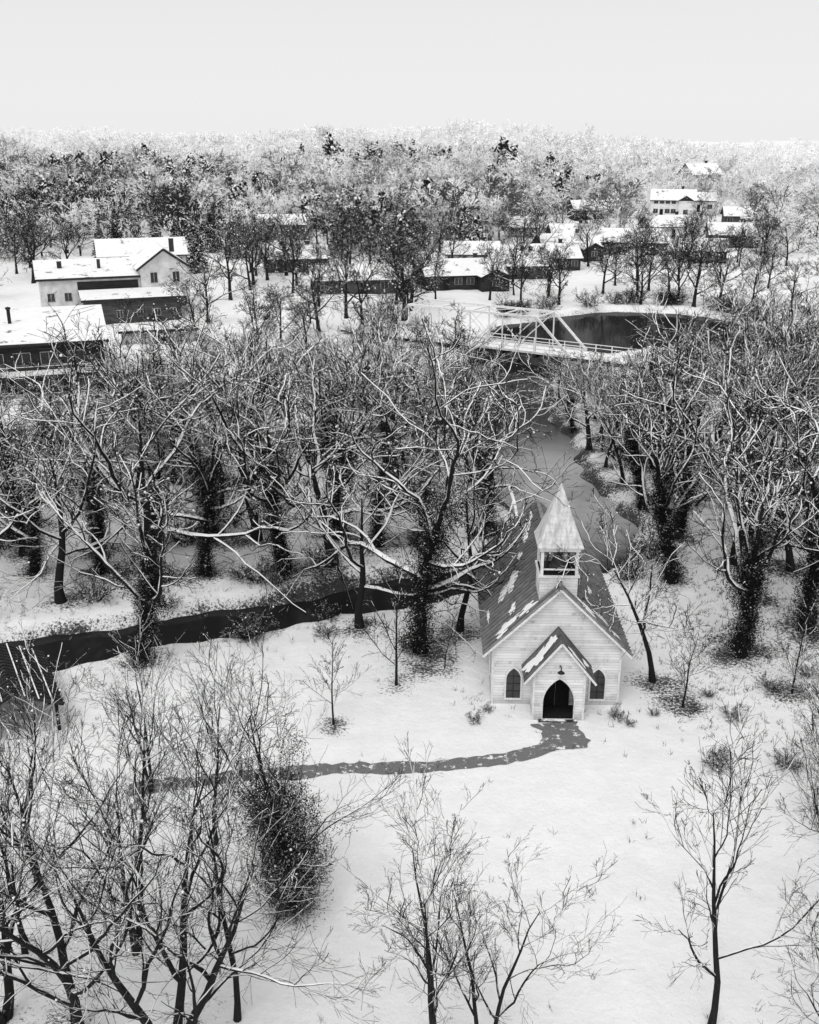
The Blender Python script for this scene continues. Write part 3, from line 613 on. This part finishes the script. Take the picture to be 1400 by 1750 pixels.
def house(x,y,rot,w,d,h,rise,wallm,label,nw=3,wing=False,chim=True,two=False,name='house',ridge='x',lift=0):
    z=float(hgt(x,y))+lift; e=thing(name,label,'house',(x,y,z),rad(rot),None,'snow-roofed village houses')
    mb=MB()
    pr=[(-d/2,-1.5),(-d/2,h),(0,h+rise),(d/2,h),(d/2,-1.5)]
    i=len(mb.v); mb.v+=[(-w/2,a,b) for a,b in pr]+[(w/2,a,b) for a,b in pr]
    mb.f.append([i,i+1,i+2,i+3,i+4]);mb.f.append([i+9,i+8,i+7,i+6,i+5]); mb.m+=[0,0]
    for q in range(5): q2=(q+1)%5; mb.f.append([i+q,i+q2,i+5+q2,i+5+q]); mb.m.append(0)
    if wing: mb.box(w/2-w*.36,w/2-.3,-d/2-3.2,-d/2+.0,-1,h-.05)
    rotl=0 if ridge=='x' else math.pi/2
    obj('wall',mb.mesh('wall',[wallm]),e,rot=rotl)
    mb=MB(); gable_roof(mb,w,d,h,rise)
    rf=obj('roof',mb.mesh('roof',[m_rsnow,m_wooddk]),e,rot=rotl)
    if wing:
        mb=MB(); cw=w*.36/2-.15; cx=w/2-.3-cw
        for s in(-1,1):
            ww=cw+.4; r2=1.2; pts=[(cx,h+r2+.2),(cx+s*ww,h+r2+.2-ww*r2/cw),(cx+s*ww,h+r2-ww*r2/cw),(cx,h+r2)]
            i=len(mb.v); mb.v+=[(a,-d/2-3.7,b) for a,b in pts]+[(a,0,b) for a,b in pts]
            for f,mi in (((0,1,5,4),0),((1,2,6,5),1),((0,3,2,1),1),((2,3,7,6),1)): mb.f.append([i+a for a in f]); mb.m.append(mi)
        mb.poly([(cx-cw,-d/2-3.21,h-.06),(cx,-d/2-3.21,h+1.2),(cx+cw,-d/2-3.21,h-.06)],1)
        obj('wing_roof',mb.mesh('wing_roof',[m_rsnow,m_wooddk]),rf)
        win(e,cx,-d/2-3.2,.9,1.2,1.2)
    if chim:
        mb=MB(); mb.box(w*.18,w*.18+.7,.3,.9,h+rise*.5,h+rise+.9); mb.box(w*.18-.08,w*.18+.78,.22,.98,h+rise+.9,h+rise+1.05,0); obj('chimney',mb.mesh('chimney',[m_stone]),rf)
    if ridge=='x':
        wmax=(w/2-.8) if not wing else w*.5-w*.36-.9
        xs_=np.linspace(-w/2+1.3,wmax-.5,nw+1)
        for j,xx in enumerate(xs_):
            if j==nw//2:
                md=MB(); md.box(-.48,.48,-.06,0,0,2.05); dd=obj('door',md.mesh('door',[m_dark]),e,(xx,-d/2,0)); mh=MB(); mh.box(.32,.38,-.11,-.061,.95,1.05); obj('handle',mh.mesh('handle',[m_steel]),dd)
            else: win(e,xx,-d/2,.95,1.3,1.15)
            if two: win(e,xx,-d/2,3.6,1.1,1.15)
    else:
        for xx in(-d*.25,d*.25):
            win(e,xx,-w/2,.95,1.1,1.2)
            if two: win(e,xx,-w/2,3.6,1.0,1.1)
    return e
house(-9,192,8,18,10,2.5,2.0,m_brick,'long low dark brick house with a snow-covered roof',4)
house(9.5,197,12,15,10,2.6,2.3,m_wooddk,'dark low house with front wing and snowy roof',3,True)
house(22,212,5,12,10,2.5,2.2,m_brick,'low brick house under thick roof snow',3)
house(14,232,-5,12,9,2.5,2.2,m_siding_b,'pale low house with snow-laden roof',3)
house(30,225,8,11,9,2.6,2.4,m_wooddk,'dark bungalow with snow-laden roof near the water',2,False)
house(33,288,-6,12,9,2.6,2.3,m_siding_b,'pale bungalow with a snow-covered roof',2)
house(36,243,10,13,10,2.6,2.6,m_wooddk,'dark cottage with snowy gabled roof',2,True)
house(53,253,-12,17,10,2.8,2.6,m_brick,'wide brick house with snowy roof above the riverbank',3,False)
house(41,268,4,11,9,2.8,2.3,m_wooddk,'small dark house under roof snow',2,False)
house(66,238,-10,10,9,2.6,2.2,m_wooddk,'dark garage-like house with snowy roof',2,False,False)
house(80,262,-8,12,9,2.8,2.4,m_brick,'brick bungalow with snow roof and bare trees',2,False)
house(68,280,8,12,9,2.8,2.4,m_siding,'white low house with snowy gable roof',2,False)
house(56,328,6,13,10,2.8,2.4,m_wooddk,'dark bungalow among snowy trees',2)
house(77,313,-14,12,9,4.6,2.6,m_siding,'two-storey white house on the snowy rise',3,True,True,True,lift=1)
house(87,322,-14,9,8,3.2,2.,m_siding,'white single-storey annex house on the snowy rise',2,False,False,lift=1)
house(103,383,20,12,9,4.8,3.4,m_siding_b,'pale gabled house with steep snowy roof',2,False,True,True,lift=3)
house(93,298,-10,10,9,2.6,2.1,m_brick,'small brick house with snow-covered roof',2)
house(-34,282,10,13,8,2.8,2.2,m_siding_b,'pale low house at the edge of the wood',2,lift=1)
house(-24,222,12,13,9,2.8,2.1,m_brick,'low house with snowy roof behind bare trees',2)
house(-52,204,18,16,9,5.4,2.6,m_siding_b,'two-storey pale house behind the old mill',3,False,True,True)
e=thing('gazebo','small white open gazebo with snowy peaked roof','gazebo',(49,229,float(hgt(49,229))),0)
mb=MB()
for q in range(6): a=q*math.pi/3; mb.beam((1.6*math.cos(a),1.6*math.sin(a),-.3),(1.6*math.cos(a),1.6*math.sin(a),2.4),.14)
obj('post',mb.mesh('post',[m_white]),e); mb=MB(); mb.lathe([(2.1,2.35),(2.1,2.5),(.3,3.7),(0,4.0)],6); obj('roof',mb.mesh('roof',[m_snow]),e)
# mill complex
e=thing('mill_building','pale old mill with snowy roofs and stone lean-to','industrial building',(-42.,163,0),rad(20),scale=(1.,1.,1.15))
WL=15
mb=MB(); mb.box(-WL,-.02,0,12,-1,5.3); obj('wall',mb.mesh('wall',[m_plaster]),e)
mb=MB(); mb.hexa([(-WL-.5,-.5,5.3),(.0,-.5,5.3),(.0,12.3,6.6),(-WL-.5,12.3,6.6),(-WL-.5,-.5,5.6),(.0,-.5,5.6),(.0,12.3,6.9),(-WL-.5,12.3,6.9)],1,0); ro=obj('roof',mb.mesh('roof',[m_rsnow,m_wooddk]),e)
mc=MB(); mc.box(-6,-5.5,5,5.5,6,7.4); obj('vent',mc.mesh('vent',[m_stone]),ro)
mc=MB(); mc.box(-12,-11.3,6,6.7,6,7.2); obj('vent',mc.mesh('vent',[m_stone]),ro)
mb=MB(); mb.box(-9.5,-.4,-.06,-.004,3.3,5.0); obj('panel',mb.mesh('panel',[m_wooddk]),e)
mb=MB(); mb.prism([(0,-1),(0,6.4),(3.7,8.7),(7.4,6.4),(7.4,-1)],-.8,14); obj('gable_wing',mb.mesh('gable_wing',[m_plaster]),e)
mb=MB()
for s in(-1,1):
    a=[(3.7,9.1),(3.7+s*4.3,9.1-4.3*.62),(3.7+s*4.3,8.85-4.3*.62),(3.7,8.83)]; mb.prism(a if s>0 else a[::-1],-1.25,14.3,0)
rr=obj('wing_roof',mb.mesh('wing_roof',[m_rsnow]),e)
mb=MB()
for s in(-1,1): mb.beam((3.7,-1.3,8.95),(3.7+s*4.35,-1.3,8.95-4.35*.62),.08,.3)
obj('trim',mb.mesh('trim',[m_wooddk]),e)
mc=MB(); mc.box(5.2,5.9,3,3.7,8.2,10); obj('chimney',mc.mesh('chimney',[m_stone]),rr)
mb=MB(); mb.box(-9,5.2,-5.5,-.82,-1,3.0); obj('lean_to',mb.mesh('lean_to',[m_brick]),e)
mb=MB(); mb.hexa([(-9.5,-6.1,3.0),(5.6,-6.1,3.0),(5.6,-.85,3.7),(-9.5,-.85,3.7),(-9.5,-6.1,3.3),(5.6,-6.1,3.3),(5.6,-.85,4.0),(-9.5,-.85,4.0)],1,0); obj('lean_to_roof',mb.mesh('lean_to_roof',[m_rsnow,m_wooddk]),e)
for x,z in((2,4.6),(5.4,4.6),(6.3,1.3)): win(e,x,-.8,z,1.,1.3)
for x in(-7,-4,-1,1.6,4): win(e,x,-5.5,.8,.8,.9)
for x in(-13.5,-11.): win(e,x,0,2.6,1.,1.)
# riverside building
e=thing('riverside_building','long dark riverside building with snowy roof and terraces','building',(-46.5,110,0),rad(18))
mb=MB(); mb.box(-15,13,0,16,-1.5,5.4); obj('wall',mb.mesh('wall',[m_wooddk]),e)
mb=MB(); mb.hexa([(-15.5,-1,5.4),(13.6,-1,5.4),(13.6,17,6.6),(-15.5,17,6.6),(-15.5,-1,5.7),(13.6,-1,5.7),(13.6,17,6.9),(-15.5,17,6.9)],1,0); ro=obj('roof',mb.mesh('roof',[m_rsnow,m_wooddk]),e)
mc=MB(); mc.lathe([(.2,5),(.2,8.0),(.3,8.0),(.3,8.2),(0,8.3)],12,(3,9,0)); obj('chimney',mc.mesh('chimney',[m_iron]),ro)
for nm,y0,z in(('terrace',-2.6,2.5),('terrace',-5.2,.1)):
    mb=MB(); mb.box(-15,13,y0,-.003 if z>1 else -2.62,z-.3,z,1,0)
    for x in np.arange(-15,13.1,2.8): mb.box(x-.08,x+.08,y0+.02,y0+.18,-2,z-.31,1); mb.box(x-.04,x+.04,y0+.02,y0+.1,z+.002,z+1,1)
    for zz in(.5,.95): mb.box(-15,13,y0+.03,y0+.09,z+zz,z+zz+.06,2)
    obj(nm,mb.mesh(nm,[m_snow,m_wooddk,m_steel]),e)
for j,x in enumerate(np.arange(-12.5,12,2.8)):
    win(e,x,0,3.2,1.7,1.3); win(e,x,0,.5,1.7,1.2)
e=thing('storage_shed','low flat shed with thick snow on its roof','shed',(-35,143,0),rad(15))
mb=MB(); mb.box(-5,5,-2.5,2.5,-1,1.6); obj('wall',mb.mesh('wall',[m_siding_b]),e); mb=MB(); mb.box(-5.4,5.4,-2.9,2.9,1.6,1.95,1,0); obj('roof',mb.mesh('roof',[m_rsnow,m_wooddk]),e)
md=MB(); md.box(-.8,.8,-2.56,-2.503,0,1.5); obj('door',md.mesh('door',[m_dark]),e)
# pavilion
e=thing('open_pavilion','old open pavilion with slatted roof under melting snow','pavilion',(-19.8,44.4,0),rad(28),scale=(.85,.85,.85))
mb=MB(); kk=.5
for s in(-1,1):
    a=[(0,3.0),(s*2.6,3.0-2.6*kk),(s*2.6,2.92-2.6*kk),(0,2.92)]; mb.prism(a if s>0 else a[::-1],-3.5,3.5)
    for y in np.arange(-3.4,3.5,.42): mb.beam((0,y,3.06),(s*2.6,y,3.06-2.6*kk),.16,.1)
    for v in (.6,1.3,2.): mb.beam((s*v,-3.5,3.12-v*kk),(s*v,3.5,3.12-v*kk),.07,.05,1)
obj('roof',mb.mesh('roof',[m_wooddk,m_snow]),e); mb=MB()
for s in(-1,1):
    for y in(-3.1,0,3.1): mb.box(s*2.2-.09,s*2.2+.09,y-.09,y+.09,-.3,1.85)
obj('post',mb.mesh('post',[m_dark]),e)
# ------------------------------------------------------------------ bridge
e=thing('truss_bridge','pale steel truss bridge with snow on its deck','bridge',(9.4,138.0,.7),rad(-33)); H=4.5;Ln=29.;NP=6;pw=Ln/NP;x0=-Ln/2
def truss():
    mb=MB(); t=.2
    mb.beam((x0,0,0),(-x0,0,0),t,.28); mb.beam((x0+pw,0,H),(-x0-pw,0,H),.26,.28); mb.beam((x0,0,0),(x0+pw,0,H),.26,.26); mb.beam((-x0,0,0),(-x0-pw,0,H),.26,.26)
    for j in range(1,NP): x=x0+j*pw; mb.beam((x,0,0),(x,0,H),.14)
    for j in range(1,3): mb.beam((x0+j*pw,0,H),(x0+(j+1)*pw,0,0),.11)
    for j in range(4,6): mb.beam((x0+j*pw,0,H),(x0+(j-1)*pw,0,0),.11)
    mb.beam((x0+2*pw,0,0),(x0+3*pw,0,H),.07); mb.beam((x0+4*pw,0,0),(x0+3*pw,0,H),.07)
    return mb.mesh('truss',[m_steel])
tm=truss()
for y in(-2.6,2.6): obj('truss',tm,e,(0,y,0))
mb=MB()
for j in range(1,NP): x=x0+j*pw; mb.beam((x,-2.6,H),(x,2.6,H),.16)
for j in range(1,NP-1):
    x=x0+j*pw; mb.beam((x,-2.6,H+.02),(x+pw,2.6,H+.02),.07); mb.beam((x,2.6,H-.06),(x+pw,-2.6,H-.06),.07)
obj('bracing',mb.mesh('bracing',[m_steel]),e)
mb=MB(); mb.box(x0-7,-x0+11,-2.4,2.4,-.35,-.1,1,0)
for j in range(NP+1): x=x0+j*pw; mb.box(x-.15,x+.15,-2.8,2.8,-.65,-.352,1)
obj('deck',mb.mesh('deck',[m_snow,m_wooddk]),e)
mb=MB()
for y in(-2.3,2.3):
    for z in(.4,.85): mb.box(x0-7,-x0+11,y-.03,y+.03,z,z+.09)
    for x in np.arange(x0-7,-x0+11.1,2.2): mb.box(x-.05,x+.05,y-.045,y+.045,-.1,.95)
obj('railing',mb.mesh('railing',[m_steel]),e)
for s in(-1,1):
    mb=MB(); xa=s*(Ln/2-1.2); xb=s*(Ln/2+(10 if s>0 else 7)); mb.hexa([(min(xa,xb),-3.4,-3.5),(max(xa,xb),-3.4,-3.5),(max(xa,xb),3.4,-3.5),(min(xa,xb),3.4,-3.5),(min(xa,xb),-2.9,-.7),(max(xa,xb),-2.9,-.7),(max(xa,xb),2.9,-.7),(min(xa,xb),2.9,-.7)])
    obj('abutment',mb.mesh('abutment',[m_stone]),e)
e=thing('dock','small wooden dock with snow on the water edge','dock',(22,171,-.4),rad(-8)); mb=MB(); mb.box(-3,3,-1.2,1.2,0,.2,1,0); obj('platform',mb.mesh('platform',[m_snow,m_wooddk]),e); mb=MB(); [mb.box(x-.1,x+.1,y-.1,y+.1,-1.2,-.002) for x in(-2.6,2.6) for y in(-1,1)]; obj('pile',mb.mesh('pile',[m_dark]),e)
# ------------------------------------------------------------------ world, light, camera
w=bpy.data.worlds.new('World'); scene.world=w; w.use_nodes=True; nt=w.node_tree; bg=nt.nodes['Background']
sky=N(nt,'ShaderNodeTexSky'); sky.sky_type='NISHITA'; sky.sun_disc=False; sky.sun_elevation=rad(58); sky.sun_rotation=rad(200)
bw=N(nt,'ShaderNodeRGBToBW'); nt.links.new(sky.outputs[0],bw.inputs[0])
# overcast veil, a little brighter toward the misty horizon
tc=N(nt,'ShaderNodeTexCoord'); s=N(nt,'ShaderNodeSeparateXYZ'); nt.links.new(tc.outputs['Generated'],s.inputs[0])
veil=mapr(nt,s.outputs['Z'],0.,.22,7.75,6.9)
mx=mth(nt,'ADD',mth(nt,'MULTIPLY',mth(nt,'MINIMUM',bw.outputs[0],12.),.1),veil)
cc=N(nt,'ShaderNodeCombineColor'); [nt.links.new(mx,cc.inputs[i]) for i in range(3)]
nt.links.new(cc.outputs[0],bg.inputs['Color']); bg.inputs['Strength'].default_value=.105
sl=bpy.data.lights.new('sun','SUN'); sl.energy=1.5; sl.angle=rad(40); so=bpy.data.objects.new('sun',sl); COL.objects.link(so)
d=Vector((-.34,-.94,1.6)); so.rotation_euler=d.to_track_quat('Z','Y').to_euler(); so.location=(0,0,60)
cam=bpy.data.cameras.new('camera'); cam.sensor_fit='VERTICAL'; cam.sensor_height=24; cam.lens=12/math.tan(rad(26.5)); cam.clip_end=6000; cam.clip_start=.3
co=bpy.data.objects.new('camera',cam); COL.objects.link(co); co.location=(0,0,27); co.rotation_euler=(rad(90-20.2),0,0); scene.camera=co
scene.view_settings.view_transform='Standard'; scene.view_settings.look='None'; scene.view_settings.exposure=0
print('TREES',ntree)
